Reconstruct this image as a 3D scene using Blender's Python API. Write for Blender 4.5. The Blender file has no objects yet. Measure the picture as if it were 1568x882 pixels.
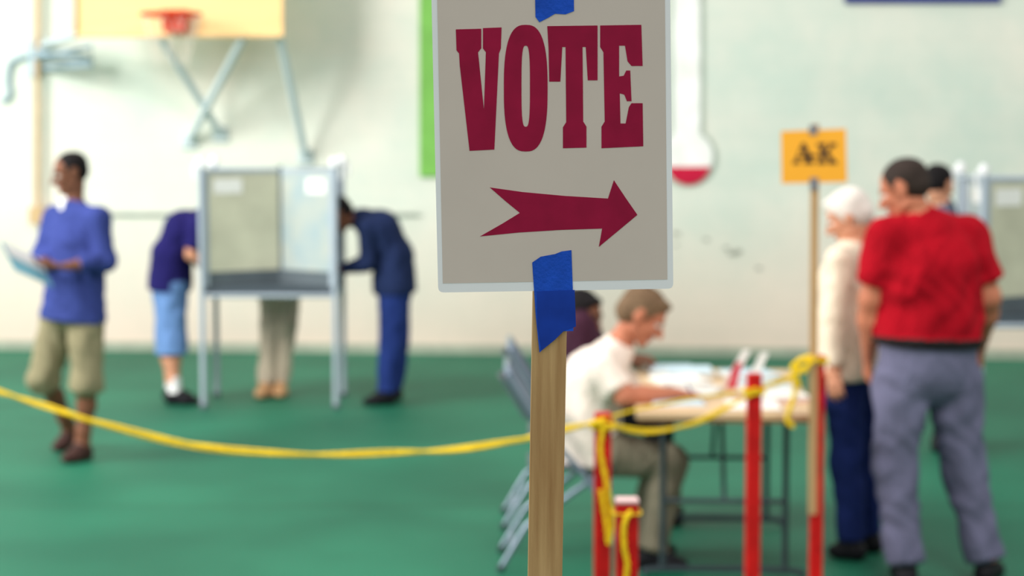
import bpy, math, numpy as np
from mathutils import Vector, Matrix

# ------------------------------------------------------------------ camera
CAMH = 1.96
KF = 3049.0
PITCH = math.atan(258/KF)
cd = bpy.data.cameras.new("camera"); cam = bpy.data.objects.new("camera", cd)
bpy.context.scene.collection.objects.link(cam)
cam.location = (0, 0, CAMH); cam.rotation_euler = (math.pi/2-PITCH, 0, 0)
cd.lens = 70; cd.sensor_width = 36; cd.clip_end = 200
cd.dof.use_dof = True; cd.dof.focus_distance = 2.11; cd.dof.aperture_fstop = 5.2
bpy.context.scene.camera = cam
bpy.context.scene.view_settings.view_transform = 'Standard'
bpy.context.scene.view_settings.exposure = 0.0

FW = Vector((0, math.cos(PITCH), -math.sin(PITCH))); UPV = Vector((0, math.sin(PITCH), math.cos(PITCH)))
def ray(u, v): return Vector(((u-784)/KF, 0, 0)) + UPV*(-(v-441)/KF) + FW
def P(u, v, Y):            # surveyed point standing at distance Y
    r = ray(u, v); return Vector((0, 0, CAMH)) + r*(Y/r.y)
def X(u, Y, z=0.0):
    dep = Y*math.cos(PITCH)+(CAMH-z)*math.sin(PITCH)
    return Vector(((u-784)/KF*dep, Y, z))

# ------------------------------------------------------------------ materials
def lin(c):
    c = [x/255 for x in c]
    return [((x+.055)/1.055)**2.4 if x > .04045 else x/12.92 for x in c]
MATS = {}
def mat(name, col, rough=.7, metal=0., var=.10, scale=6., bump=0., bscale=120., stretch=(1, 1, 1), col2=None, spec=.5, bdist=.01):
    if name in MATS: return MATS[name]
    m = bpy.data.materials.new(name); m.use_nodes = True
    nt = m.node_tree; b = nt.nodes["Principled BSDF"]
    tc = nt.nodes.new("ShaderNodeTexCoord"); mp = nt.nodes.new("ShaderNodeMapping")
    mp.inputs["Scale"].default_value = stretch
    nt.links.new(tc.outputs["Object"], mp.inputs["Vector"])
    n = nt.nodes.new("ShaderNodeTexNoise"); n.inputs["Scale"].default_value = scale; n.inputs["Detail"].default_value = 5
    nt.links.new(mp.outputs[0], n.inputs["Vector"])
    r = nt.nodes.new("ShaderNodeValToRGB")
    L = lin(col); L2 = lin(col2) if col2 else [min(1, x*(1+var)) for x in L]
    r.color_ramp.elements[0].position = .3; r.color_ramp.elements[1].position = .7
    r.color_ramp.elements[0].color = [x*(1-var) for x in L]+[1] if not col2 else L+[1]
    r.color_ramp.elements[1].color = L2+[1]
    nt.links.new(n.outputs[0], r.inputs[0]); nt.links.new(r.outputs[0], b.inputs["Base Color"])
    b.inputs["Roughness"].default_value = rough; b.inputs["Metallic"].default_value = metal
    b.inputs["Specular IOR Level"].default_value = spec
    if bump:
        n2 = nt.nodes.new("ShaderNodeTexNoise"); n2.inputs["Scale"].default_value = bscale
        nt.links.new(mp.outputs[0], n2.inputs["Vector"])
        bp = nt.nodes.new("ShaderNodeBump"); bp.inputs["Strength"].default_value = bump; bp.inputs["Distance"].default_value = bdist
        nt.links.new(n2.outputs[0], bp.inputs["Height"]); nt.links.new(bp.outputs[0], b.inputs["Normal"])
        if bdist > .02: n2.inputs["Distortion"].default_value = 1.2; n2.inputs["Detail"].default_value = 3
    MATS[name] = m; return m

def cloth(name, col, var=.14, w=1.): return mat(name, col, rough=.95, var=var, scale=5, bump=.6*w, bscale=9, bdist=.05, stretch=(1, 1, .6), spec=.12)

# ------------------------------------------------------------------ mesh builder
class MB:
    def __init__(s): s.v = []; s.f = []; s.m = []; s.mats = []
    def mi(s, m):
        if m not in s.mats: s.mats.append(m)
        return s.mats.index(m)
    def add(s, vs, fs, m):
        o = len(s.v); k = s.mi(m)
        s.v += [tuple(x) for x in vs]; s.f += [tuple(i+o for i in f) for f in fs]; s.m += [k]*len(fs)
    def box(s, c, size, m, M=None):
        c = Vector(c); vs = []
        for x in (-.5, .5):
            for y in (-.5, .5):
                for z in (-.5, .5):
                    p = Vector((x*size[0], y*size[1], z*size[2])); p = M @ p if M else p
                    vs.append(c+p)
        s.add(vs, [(0, 1, 3, 2), (4, 6, 7, 5), (0, 4, 5, 1), (2, 3, 7, 6), (0, 2, 6, 4), (1, 5, 7, 3)], m)
    def bar(s, a, b, w, t, m, side=Vector((1, 0, 0))):   # rectangular bar from a to b
        a = Vector(a); b = Vector(b); ax = (b-a).normalized(); sd = (side-ax*side.dot(ax)).normalized(); fr = ax.cross(sd)
        vs = [p+sd*i*w/2+fr*j*t/2 for p in (a, b) for i, j in ((-1, -1), (1, -1), (1, 1), (-1, 1))]
        s.add(vs, [(0, 1, 2, 3), (7, 6, 5, 4), (0, 4, 5, 1), (1, 5, 6, 2), (2, 6, 7, 3), (3, 7, 4, 0)], m)
    def tube(s, pts, r, m, n=10, closed=False):
        pts = [Vector(p) for p in pts]; N = len(pts); vs = []; fs = []
        nrm = None
        for i, p in enumerate(pts):
            if closed: t = (pts[(i+1) % N]-pts[i-1]).normalized()
            else: t = (pts[min(i+1, N-1)]-pts[max(i-1, 0)]).normalized()
            if nrm is None:
                nrm = t.orthogonal().normalized()
            nrm = (nrm-t*nrm.dot(t)).normalized(); bn = t.cross(nrm)
            rr = r[i] if isinstance(r, (list, tuple)) else r
            vs += [p+(nrm*math.cos(2*math.pi*k/n)+bn*math.sin(2*math.pi*k/n))*rr for k in range(n)]
        for i in range(N if closed else N-1):
            j = (i+1) % N
            for k in range(n): fs.append((i*n+k, i*n+(k+1) % n, j*n+(k+1) % n, j*n+k))
        if not closed: fs += [tuple(range(n))[::-1], tuple(range((N-1)*n, N*n))]
        s.add(vs, fs, m)
    def slab(s, pts, off, m):     # planar polygon extruded by vector off
        pts = [Vector(p) for p in pts]; n = len(pts); off = Vector(off)
        s.add(pts+[p+off for p in pts], [tuple(range(n)), tuple(range(n, 2*n))[::-1]]+[(i, (i+1) % n, (i+1) % n+n, i+n) for i in range(n)], m)
    def ring(s, outer, inner, off, m):
        n = len(outer); off = Vector(off)
        vs = [Vector(p) for p in outer]+[Vector(p) for p in inner]; vs += [p+off for p in vs]; fs = []
        for i in range(n):
            j = (i+1) % n
            fs += [(i, j, n+j, n+i), (2*n+i, 3*n+i, 3*n+j, 2*n+j), (i, 2*n+i, 2*n+j, j), (n+i, n+j, 3*n+j, 3*n+i)]
        s.add(vs, fs, m)
    def obj(s, name, smooth=False, bevel=0):
        me = bpy.data.meshes.new(name); me.from_pydata(s.v, [], s.f)
        for m in s.mats: me.materials.append(m)
        me.polygons.foreach_set("material_index", s.m)
        if smooth: me.polygons.foreach_set("use_smooth", [True]*len(s.f))
        me.update(); me.validate()
        o = bpy.data.objects.new(name, me); bpy.context.scene.collection.objects.link(o)
        if smooth:
            try: me.set_sharp_from_angle(angle=math.radians(40))
            except Exception: pass
        if bevel:
            b = o.modifiers.new("bevel", 'BEVEL'); b.width = bevel; b.segments = 2; b.limit_method = 'ANGLE'
        return o
def spline(pts, sub=8):
    pts = [Vector(p) for p in pts]; out = []
    q = [pts[0]*2-pts[1]]+pts+[pts[-1]*2-pts[-2]]
    for i in range(1, len(q)-2):
        for k in range(sub):
            t = k/sub; a, b, c, d = q[i-1], q[i], q[i+1], q[i+2]
            out.append(.5*((2*b)+(c-a)*t+(2*a-5*b+4*c-d)*t*t+(3*b-a-3*c+d)*t**3))
    out.append(pts[-1]); return out

# ------------------------------------------------------------------ room
WO = Vector((0, 16.57, 0)); WS = Vector((1, -.082, 0)).normalized(); WN = Vector((-.082, -1, 0)).normalized()
def W(u, v, off=0.):       # point on the back wall (off metres in front)
    off += .002
    r = ray(u, v); o = Vector((0, 0, CAMH)); pl = WO+WN*off
    t = (pl-o).dot(WN)/r.dot(WN); return o+r*t

def wall_material():
    m = bpy.data.materials.new("painted_block_wall"); m.use_nodes = True; nt = m.node_tree; b = nt.nodes["Principled BSDF"]
    tc = nt.nodes.new("ShaderNodeTexCoord")
    sp = nt.nodes.new("ShaderNodeSeparateXYZ"); cb = nt.nodes.new("ShaderNodeCombineXYZ")
    nt.links.new(tc.outputs["Object"], sp.inputs[0]); nt.links.new(sp.outputs[0], cb.inputs[0]); nt.links.new(sp.outputs[2], cb.inputs[1])
    br = nt.nodes.new("ShaderNodeTexBrick"); br.inputs["Scale"].default_value = 1
    br.inputs["Brick Width"].default_value = .4; br.inputs["Row Height"].default_value = .2; br.inputs["Mortar Size"].default_value = .005
    br.inputs["Mortar Smooth"].default_value = .6
    nt.links.new(cb.outputs[0], br.inputs["Vector"])
    n = nt.nodes.new("ShaderNodeTexNoise"); n.inputs["Scale"].default_value = .7; n.inputs["Detail"].default_value = 7; n.inputs["Roughness"].default_value = .65
    nt.links.new(tc.outputs["Object"], n.inputs["Vector"])
    r = nt.nodes.new("ShaderNodeValToRGB")
    r.color_ramp.elements[0].position = .36; r.color_ramp.elements[0].color = lin((206, 220, 208))+[1]
    r.color_ramp.elements[1].position = .66; r.color_ramp.elements[1].color = lin((236, 232, 219))+[1]
    nt.links.new(n.outputs[0], r.inputs[0])
    br.inputs["Color1"].default_value = (1, 1, 1, 1); br.inputs["Color2"].default_value = (.975, .975, .975, 1); br.inputs["Mortar"].default_value = (.94, .94, .93, 1)
    mx = nt.nodes.new("ShaderNodeMixRGB"); mx.blend_type = 'MULTIPLY'; mx.inputs[0].default_value = 1
    nt.links.new(r.outputs[0], mx.inputs[1]); nt.links.new(br.outputs["Color"], mx.inputs[2])
    # pinkish tint, strongest on the lowest courses and fading upward
    mr = nt.nodes.new("ShaderNodeMapRange"); mr.inputs[1].default_value = .1; mr.inputs[2].default_value = 1.3; mr.inputs[3].default_value = .6; mr.inputs[4].default_value = 0
    nt.links.new(sp.outputs[2], mr.inputs[0])
    m2 = nt.nodes.new("ShaderNodeMixRGB"); m2.inputs[2].default_value = lin((224, 194, 174))+[1]
    nt.links.new(mr.outputs[0], m2.inputs[0]); nt.links.new(mx.outputs[0], m2.inputs[1])
    nt.links.new(m2.outputs[0], b.inputs["Base Color"]); b.inputs["Roughness"].default_value = .55
    bp = nt.nodes.new("ShaderNodeBump"); bp.inputs["Strength"].default_value = .2; bp.inputs["Distance"].default_value = .01
    nt.links.new(br.outputs["Color"], bp.inputs["Height"]); nt.links.new(bp.outputs[0], b.inputs["Normal"])
    return m
wallm = wall_material()
wb = MB(); wb.box((0, .1, 4), (34, .2, 8), wallm)
wo = wb.obj("wall_back"); wo.location = WO; wo.rotation_euler = (0, 0, math.atan2(WS.y, WS.x))

def floor_material():
    m = bpy.data.materials.new("green_carpet"); m.use_nodes = True; nt = m.node_tree; b = nt.nodes["Principled BSDF"]
    tc = nt.nodes.new("ShaderNodeTexCoord")
    n = nt.nodes.new("ShaderNodeTexNoise"); n.inputs["Scale"].default_value = .8; n.inputs["Detail"].default_value = 8
    nt.links.new(tc.outputs["Object"], n.inputs["Vector"])
    r = nt.nodes.new("ShaderNodeValToRGB")
    r.color_ramp.elements[0].position = .35; r.color_ramp.elements[0].color = lin((15, 94, 70))+[1]
    r.color_ramp.elements[1].position = .7; r.color_ramp.elements[1].color = lin((30, 114, 86))+[1]
    nt.links.new(n.outputs[0], r.inputs[0])
    br = nt.nodes.new("ShaderNodeTexBrick"); br.inputs["Scale"].default_value = 1; br.inputs["Brick Width"].default_value = 60
    br.inputs["Row Height"].default_value = 3.6; br.inputs["Mortar Size"].default_value = .035; br.inputs["Mortar Smooth"].default_value = .7; br.offset = 0
    br.inputs["Color1"].default_value = (1, 1, 1, 1); br.inputs["Color2"].default_value = (1, 1, 1, 1); br.inputs["Mortar"].default_value = (.45, .55, .5, 1)
    mp = nt.nodes.new("ShaderNodeMapping"); mp.inputs["Location"].default_value = (30, -2.8, 0)
    nt.links.new(tc.outputs["Object"], mp.inputs[0]); nt.links.new(mp.outputs[0], br.inputs["Vector"])
    mx = nt.nodes.new("ShaderNodeMixRGB"); mx.blend_type = 'MULTIPLY'; mx.inputs[0].default_value = .6
    nt.links.new(r.outputs[0], mx.inputs[1]); nt.links.new(br.outputs["Color"], mx.inputs[2]); nt.links.new(mx.outputs[0], b.inputs["Base Color"])
    b.inputs["Roughness"].default_value = .6; b.inputs["Specular IOR Level"].default_value = .25
    n2 = nt.nodes.new("ShaderNodeTexNoise"); n2.inputs["Scale"].default_value = 160; nt.links.new(tc.outputs["Object"], n2.inputs["Vector"])
    bp = nt.nodes.new("ShaderNodeBump"); bp.inputs["Strength"].default_value = .3; bp.inputs["Distance"].default_value = .01
    nt.links.new(n2.outputs[0], bp.inputs["Height"]); nt.links.new(bp.outputs[0], b.inputs["Normal"])
    return m
fb = MB(); fb.box((0, 7, -.05), (34, 22.5, .1), floor_material()); fb.obj("floor")

# ------------------------------------------------------------------ wall furniture
UZ = Vector((0, 0, 1))
steelblue = mat("pale_blue_steel", (204, 218, 222), .6, 0, var=.03)
b = MB()   # basketball backboard with hoop and struts
bbm = mat("backboard_wood", (244, 206, 146), .5, var=.05, scale=3, stretch=(1, 1, 8), spec=.2); orange = mat("hoop_red_paint", (206, 54, 20), .5, spec=.2)
frame = mat("backboard_frame", (240, 204, 148), .5, spec=.2)
OFF = .9
b.slab([W(116, -150, OFF), W(432, -150, OFF), W(432, 54, OFF), W(116, 54, OFF)], -WN*.04, bbm)
b.tube([W(116, -150, OFF+.01), W(432, -150, OFF+.01), W(432, 54, OFF+.01), W(116, 54, OFF+.01)], .022, frame, 8, closed=True)
rc = W(262, 22, OFF+.38)
b.tube([rc+WS*.225*math.cos(a)+WN*.225*math.sin(a) for a in np.linspace(0, 2*math.pi, 32, endpoint=False)], .015, orange, 8, closed=True)
b.slab([W(252, 16, OFF+.005), W(290, 16, OFF+.005), W(288, 50, OFF+.005), W(256, 50, OFF+.005)], WN*.12, orange)
netm = mat("net_cord", (238, 228, 214), .8)
for a in np.linspace(0, 2*math.pi, 8, endpoint=False):
    for s_ in (-1, 1):
        b.tube([rc+(WS*math.cos(a+s_*t*.7)+WN*math.sin(a+s_*t*.7))*(.22-.1*t)-UZ*.38*t for t in (0, .33, .66, 1)], .0025, netm, 4)
for (p, q, o1, o2) in ((( 246, 58), (338, 205), OFF-.04, .04), ((372, 58), (290, 215), OFF-.04, .04), ((140, 50), (150, -60), OFF-.04, .04), ((425, 40), (468, 240), OFF-.04, .04), ((130, 50), (62, 70), OFF-.04, .04)):
    b.tube([W(*p, o1), W(*q, o2)], .032, steelblue, 10)
for p in ((338, 205), (290, 215), (468, 240), (150, -60), (62, 70)):
    b.slab([W(*p, 0)+WS*x*.06+UZ*z*.06 for x, z in ((-1, -1), (1, -1), (1, 1), (-1, 1))], WN*.03, steelblue)
b.obj("basketball_hoop", True)

b = MB()   # folded practice hoop seen on the wall far left
sb2 = mat("grey_blue_steel", (160, 184, 198), .5, .1)
c = W(95, 88, .35)
b.tube([c+WS*.22*math.cos(a)+(WN*.9+UZ*.1)*.22*math.sin(a) for a in np.linspace(0, 2*math.pi, 28, endpoint=False)], .018, sb2, 8, closed=True)
b.tube([W(50, 75, .02), W(75, 85, .3), W(140, 70, .3), W(140, 100, .3), W(60, 105, .02)], .02, sb2, 8)
b.slab([W(46, 60, 0), W(62, 60, 0), W(62, 118, 0), W(46, 118, 0)], WN*.03, sb2)
b.tube(spline([W(40, 85, .03), W(18, 95, .03), W(12, 120, .03), W(14, 145, .03), W(2, 155, .03)]), .02, sb2, 8)
b.obj("wall_mounted_hoop_bracket", True)

b = MB(); tan = mat("conduit_tan", (204, 172, 126), .5); cg = mat("conduit_grey", (184, 190, 180), .5)
b.tube([W(57, -200, .09), W(57, 322, .09)], .025, tan, 8)
b.box(W(57, 330, .08), (.12, .08, .14), tan)
b.obj("conduit_pipe", True)
b = MB(); b.tube([W(64, 327, .03), W(330, 327, .03), W(640, 327, .03)], .013, cg, 8); b.obj("conduit_pipe", True)

b = MB(); b.slab([W(643, -150, .0), W(760, -150, .0), W(760, 270, .0), W(643, 270, .0)], WN*.03, mat("green_banner_cloth", (120, 182, 84), .8))
b.tube([W(638, -152, .03), W(765, -152, .03)], .02, cg, 8); b.obj("green_banner")
b = MB(); b.slab([W(1293, -150, .0), W(1532, -150, .0), W(1532, 5, .0), W(1293, 5, .0)], WN*.03, mat("blue_banner_cloth", (34, 44, 126), .8))
b.tube([W(1288, -152, .03), W(1537, -152, .03)], .02, cg, 8); b.obj("blue_banner")

b = MB()   # fundraising thermometer chart
tg = mat("thermometer_outline", (172, 186, 172), .7); tw = mat("thermometer_white", (246, 248, 242), .7); tr = mat("thermometer_red", (196, 20, 60), .6, spec=.2)
def thermo(cx, cy, rad, half, top):
    a0 = math.asin(half/rad)
    pts = [(cx-half, top), ]
    for i in range(41):
        a = -math.pi/2-a0-(2*math.pi-2*a0)*i/40
        pts.append((cx+rad*math.cos(a), cy+rad*math.sin(a)))
    pts.append((cx+half, top)); return pts
b.slab([W(u, v, 0) for u, v in thermo(1052, 240, 45, 25, -150)], WN*.012, tg)
b.slab([W(u, v, .012) for u, v in thermo(1052, 240, 40, 20, -146)], WN*.006, tw)
seg = [(1054+36*math.cos(a), 243+40*math.sin(a)) for a in np.linspace(math.radians(18), math.radians(162), 24)]
b.slab([W(u, v, .018) for u, v in seg], WN*.006, tr)
b.obj("fundraising_thermometer_chart")

b = MB(); sc = mat("scuff_dark", (158, 160, 148), .8); rng = np.random.RandomState(4)
for (u, v, w) in ((1035, 358, 7), (1082, 367, 6), (1112, 380, 6), (1122, 388, 9), (1130, 386, 8), (1162, 411, 6), (1035, 375, 4)):
    b.slab([W(u+w*math.cos(a)*rng.uniform(.6, 1.2), v+w*.5*math.sin(a)*rng.uniform(.6, 1.2), 0) for a in np.linspace(0, 2*math.pi, 9, endpoint=False)], WN*.002, sc)
b.obj("wall_scuff_marks")
b = MB(); b.box((0, -.008, .04), (34, .016, .08), mat("baseboard_paint", (160, 168, 150), .6))
o = b.obj("baseboard_back"); o.location = WO; o.rotation_euler = wo.rotation_euler

# ------------------------------------------------------------------ VOTE sign
SY = 2.1035; TH = .0003
def Sg(u, v, lay=0): return P(u, v, SY-lay*.0004)
paper = mat("sign_paper", (217, 204, 194), .6, var=.03, scale=9, spec=.25); lam = mat("laminate_edge", (246, 249, 252), .2, var=.02)
ink = mat("maroon_ink", (158, 18, 62), .6, var=.12, scale=30, spec=.15)
tape = mat("blue_painters_tape", (26, 82, 200), .7, var=.2, scale=35, bump=.2, bscale=300, spec=.2)
def rounded(c, r=6, n=5):
    out = []
    for i in range(4):
        p0 = Vector(c[i-1]); p = Vector(c[i]); p1 = Vector(c[(i+1) % 4]); a = p+(p0-p).normalized()*r; d = p+(p1-p).normalized()*r
        for k in range(n+1):
            t = k/n; out.append(tuple(a*(1-t)**2+p*2*t*(1-t)+d*t*t))
    return out
b = MB(); off = Vector((0, -TH, 0))
b.slab([Sg(*p) for p in rounded([(660, -30), (1026, -34), (1031, 442), (671, 448)], 9)], off, lam)
b.slab([Sg(*p, 1) for p in [(669, -20), (1018, -23), (1022, 428), (678, 434)]], off, paper)
V_ = [(698,45),(737,44),(737,74),(732,80),(741,168),(744,80),(739.5,74),(739.5,43),(768,42),(767,74),(764,82),(757,229),(719,231),(704,100),(703,82),(699,77)]
T_ = [(838,40),(915,39),(915,123),(900,123),(897,72),(892,72),(893,186),(898,194),(898,226),(862,227),(862,195),(867,187),(866,72),(861,72),(858,125),(841,125),(840,75)]
E_ = [(919,39),(982,38),(984,101),(967,101),(961,94),(957,70),(948,70),(948,117),(955,116),(959,108),(965,108),(967,155),(960,155),(956,145),(949,143),(950,189),(958,189),(963,164),(967,158),(984,158),(985,224),(921,227),(921,194),(926,186),(924,80),(919,72)]
A_ = [(750,287),(800,294),(865,300),(931,304),(940,276),(958,303),(976,329),(946,354),(917,378),(922,350),(860,352),(795,356),(735,362),(770,342),(796,326),(774,308)]
for poly in (V_, T_, E_, A_): b.slab([Sg(*p, 2) for p in poly], off, ink)
def sup(cx, cy, rx, ry, e, n=64):
    r = []
    for i in range(n):
        a = 2*math.pi*i/n; c = math.cos(a); s = math.sin(a)
        r.append((cx+rx*math.copysign(abs(c)**(2/e), c), cy+ry*math.copysign(abs(s)**(2/e), s)))
    return r
b.ring([Sg(*p, 2) for p in sup(805, 135, 33.5, 97, 2.7)], [Sg(*p, 2) for p in sup(805, 132, 6.5, 62, 3.2)], off, ink)
b.slab([Sg(*p, 3) for p in [(818, -60), (878, -60), (879, 17), (866, 22), (850, 21), (838, 28), (826, 34), (820, 26)]], off, tape)
b.slab([Sg(*p, 3) for p in [(815, 402), (828, 393), (850, 389), (860, 385), (875, 383), (877, 440), (878, 507), (862, 507), (845, 522), (826, 540), (820, 480)]], off, tape)
b.slab([Sg(*p, 4) for p in [(822, 446), (880, 444), (882, 500), (864, 506), (850, 520), (829, 537), (823, 500)]], off, mat("blue_painters_tape_overlap", (20, 62, 168), .7, var=.15, scale=30, spec=.2))
b.obj("vote_sign")

wm = mat("pine_wood", (168, 126, 80), .65, scale=3, stretch=(26, 26, 1.3), col2=(212, 174, 122), bump=.2, bscale=40, spec=.25)
b = MB()
b.bar((.0125, SY+.0122, 0.03), (.0465, SY+.0122, 2.16), .037, .022, wm)
b.box((.012, SY+.012, .015), (.5, .07, .03), wm); b.box((.012, SY+.012, .0151), (.07, .5, .03), wm)
b.obj("wooden_stake", bevel=.002)

# ------------------------------------------------------------------ red barrier posts
redp = mat("red_painted_wood", (198, 22, 22), .5, var=.2, scale=14, spec=.2); pinkp = mat("worn_post_top", (228, 190, 190), .5)
def post(u, Y, worn=False, w=.054):
    b = MB(); c = X(u, Y, 1.0)
    b.bar((c.x, Y, 0.0), (c.x, Y, .99 if worn else 1.0), w, w, redp)
    if worn: b.bar((c.x, Y, .99), (c.x, Y, 1.0), w*1.04, w*1.04, pinkp)
    b.box((c.x, Y, .012), (.24, .24, .024), redp)
    b.obj("red_barrier_post", bevel=.003); return c
post(923, 6.48); post(960, 5.0, True, .056); post(1155, 7.5); post(1253, 8.09, False, .05); post(-62, 7.25)

rope = mat("yellow_plastic_rope", (240, 200, 26), .55, var=.18, scale=60, spec=.2)
def ropes(b, pts, r=.009, gap=.012, tw=10, n=3):
    pts = spline(pts, 10); N = len(pts)
    for s in range(n):
        q = []
        for i, p in enumerate(pts):
            a = tw*i/10+2*math.pi*s/n
            q.append(p+Vector((math.cos(a)*.5, math.sin(a)*.5, math.sin(a)))*gap)
        b.tube(q, r, rope, 6)
b = MB()
ropes(b, [P(*p) for p in [(-62,588,7.2),(0,600,7.15),(60,619,7.1),(140,643,7.0),(240,669,6.95),(350,688,6.85),(480,696,6.75),(600,693,6.7),(700,688,6.62),(800,672,6.55),(870,656,6.48),(923,644,6.43)]], r=.0058, gap=.006, tw=2.1, n=2)
ropes(b, [P(*p) for p in [(-62,590,7.2),(0,602,7.15),(60,623,7.1),(140,646,7.0),(240,673,6.95),(350,692,6.85),(480,698,6.75),(600,697,6.7),(700,688,6.62),(800,674,6.55),(870,656,6.48),(923,644,6.43)]], r=.005, gap=.003, tw=1.1, n=1)
ropes(b, [P(*p) for p in [(923,648,6.43),(990,661,6.7),(1060,649,7.1),(1120,620,7.35),(1155,600,7.46)]], r=.0058, gap=.005, tw=2, n=2)
ropes(b, [P(*p) for p in [(923,642,6.43),(980,628,6.75),(1060,609,7.1),(1155,596,7.46)]], r=.005, gap=.004, tw=2, n=1)
ropes(b, [P(*p) for p in [(1155,596,7.46),(1205,580,7.75),(1253,548,8.05)]], r=.0058, gap=.005, tw=2, n=2)
ropes(b, [P(*p) for p in [(925,650,6.43),(920,690,6.43),(930,745,6.43),(938,800,6.43),(932,832,6.43),(928,800,6.43),(920,750,6.43)]], r=.006, gap=.005, n=2)
for (u, v, Y, w) in ((923, 648, 6.48, .034), (1155, 596, 7.5, .034), (1253, 549, 8.09, .032), (-62, 592, 7.25, .034)):
    c = P(u, v, Y)
    for k in range(2):
        b.tube([c+Vector((w*sx, w*sy, -.012*k)) for sx, sy in ((-1, -1), (0, -1.12), (1, -1), (1.12, 0), (1, 1), (0, 1.12), (-1, 1), (-1.12, 0))], .006, rope, 6, closed=True)
ropes(b, [P(*p) for p in [(1243,547,8.04),(1226,552,8.04),(1216,565,8.03),(1218,600,8.03),(1206,640,8.03),(1214,652,8.03)]], r=.008, gap=.007, n=2)
ropes(b, [P(*p) for p in [(1243,545,8.04),(1232,568,8.03),(1214,560,8.03),(1225,590,8.03)]], r=.008, gap=.006, n=2)
b.obj("yellow_rope", True)
b = MB()
ropes(b, [P(*p) for p in [(966,784,4.965),(957,800,4.96),(956,835,4.96),(961,870,4.96),(954,920,4.96),(958,960,4.96)]], r=.006, gap=.004, n=2)
c = P(960, 784, 5.0)
b.tube([c+Vector((.032*sx, .032*sy, 0)) for sx, sy in ((-1, -1), (0, -1.12), (1, -1), (1.12, 0), (1, 1), (0, 1.12), (-1, 1), (-1.12, 0))], .003, rope, 6, closed=True)
b.obj("yellow_rope", True)

# ------------------------------------------------------------------ A-K sign
b = MB(); AY = 8.04
osn = mat("orange_card", (255, 176, 56), .7, var=.04, spec=.15); blk = mat("black_ink", (52, 28, 14), .6); gt = mat("grey_tape", (120, 120, 128), .5)
c = X(1248, 8.05, 1.5)
b.bar((c.x+.004, 8.047, .35), (c.x-.006, 8.047, P(1248, 190, 8.05).z), .032, .02, mat("stake_wood", (190, 150, 104), .6, var=.12, scale=5, stretch=(20, 20, 1)))
b.slab([P(u, v, 8.034) for u, v in ((1196, 201), (1295, 197), (1297, 279), (1197, 281))], (0, -.003, 0), osn)
f = lambda L: [P(u, v, 8.030) for u, v in L]
for L in ([(1214,251),(1214,247),(1217,246),(1228,219),(1233,219),(1243,246),(1246,247),(1246,251),(1231,251),(1231,247),(1234,246),(1226,226),(1221,246),(1224,247),(1224,251)],
          [(1222,239),(1238,239),(1238,242),(1222,242)], [(1240,236),(1251,236),(1251,241),(1240,241)],
          [(1251,251),(1251,247),(1255,246),(1255,224),(1251,223),(1251,219),(1265,219),(1265,223),(1262,224),(1262,232),(1272,223),(1269,222),(1269,219),(1281,219),(1281,222),(1277,224),(1268,232),(1278,246),(1282,247),(1282,251),(1268,251),(1268,247),(1270,246),(1264,237),(1262,239),(1262,246),(1265,247),(1265,251)]):
    b.slab(f(L), (0, -.0012, 0), blk)
b.slab([P(u, v, 8.028) for u, v in ((1239, 192), (1252, 192), (1252, 206), (1239, 206))], (0, -.001, 0), gt)
b.slab([P(u, v, 8.028) for u, v in ((1240, 272), (1253, 272), (1253, 290), (1240, 290))], (0, -.001, 0), gt)
b.obj("alphabet_queue_sign")

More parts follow.
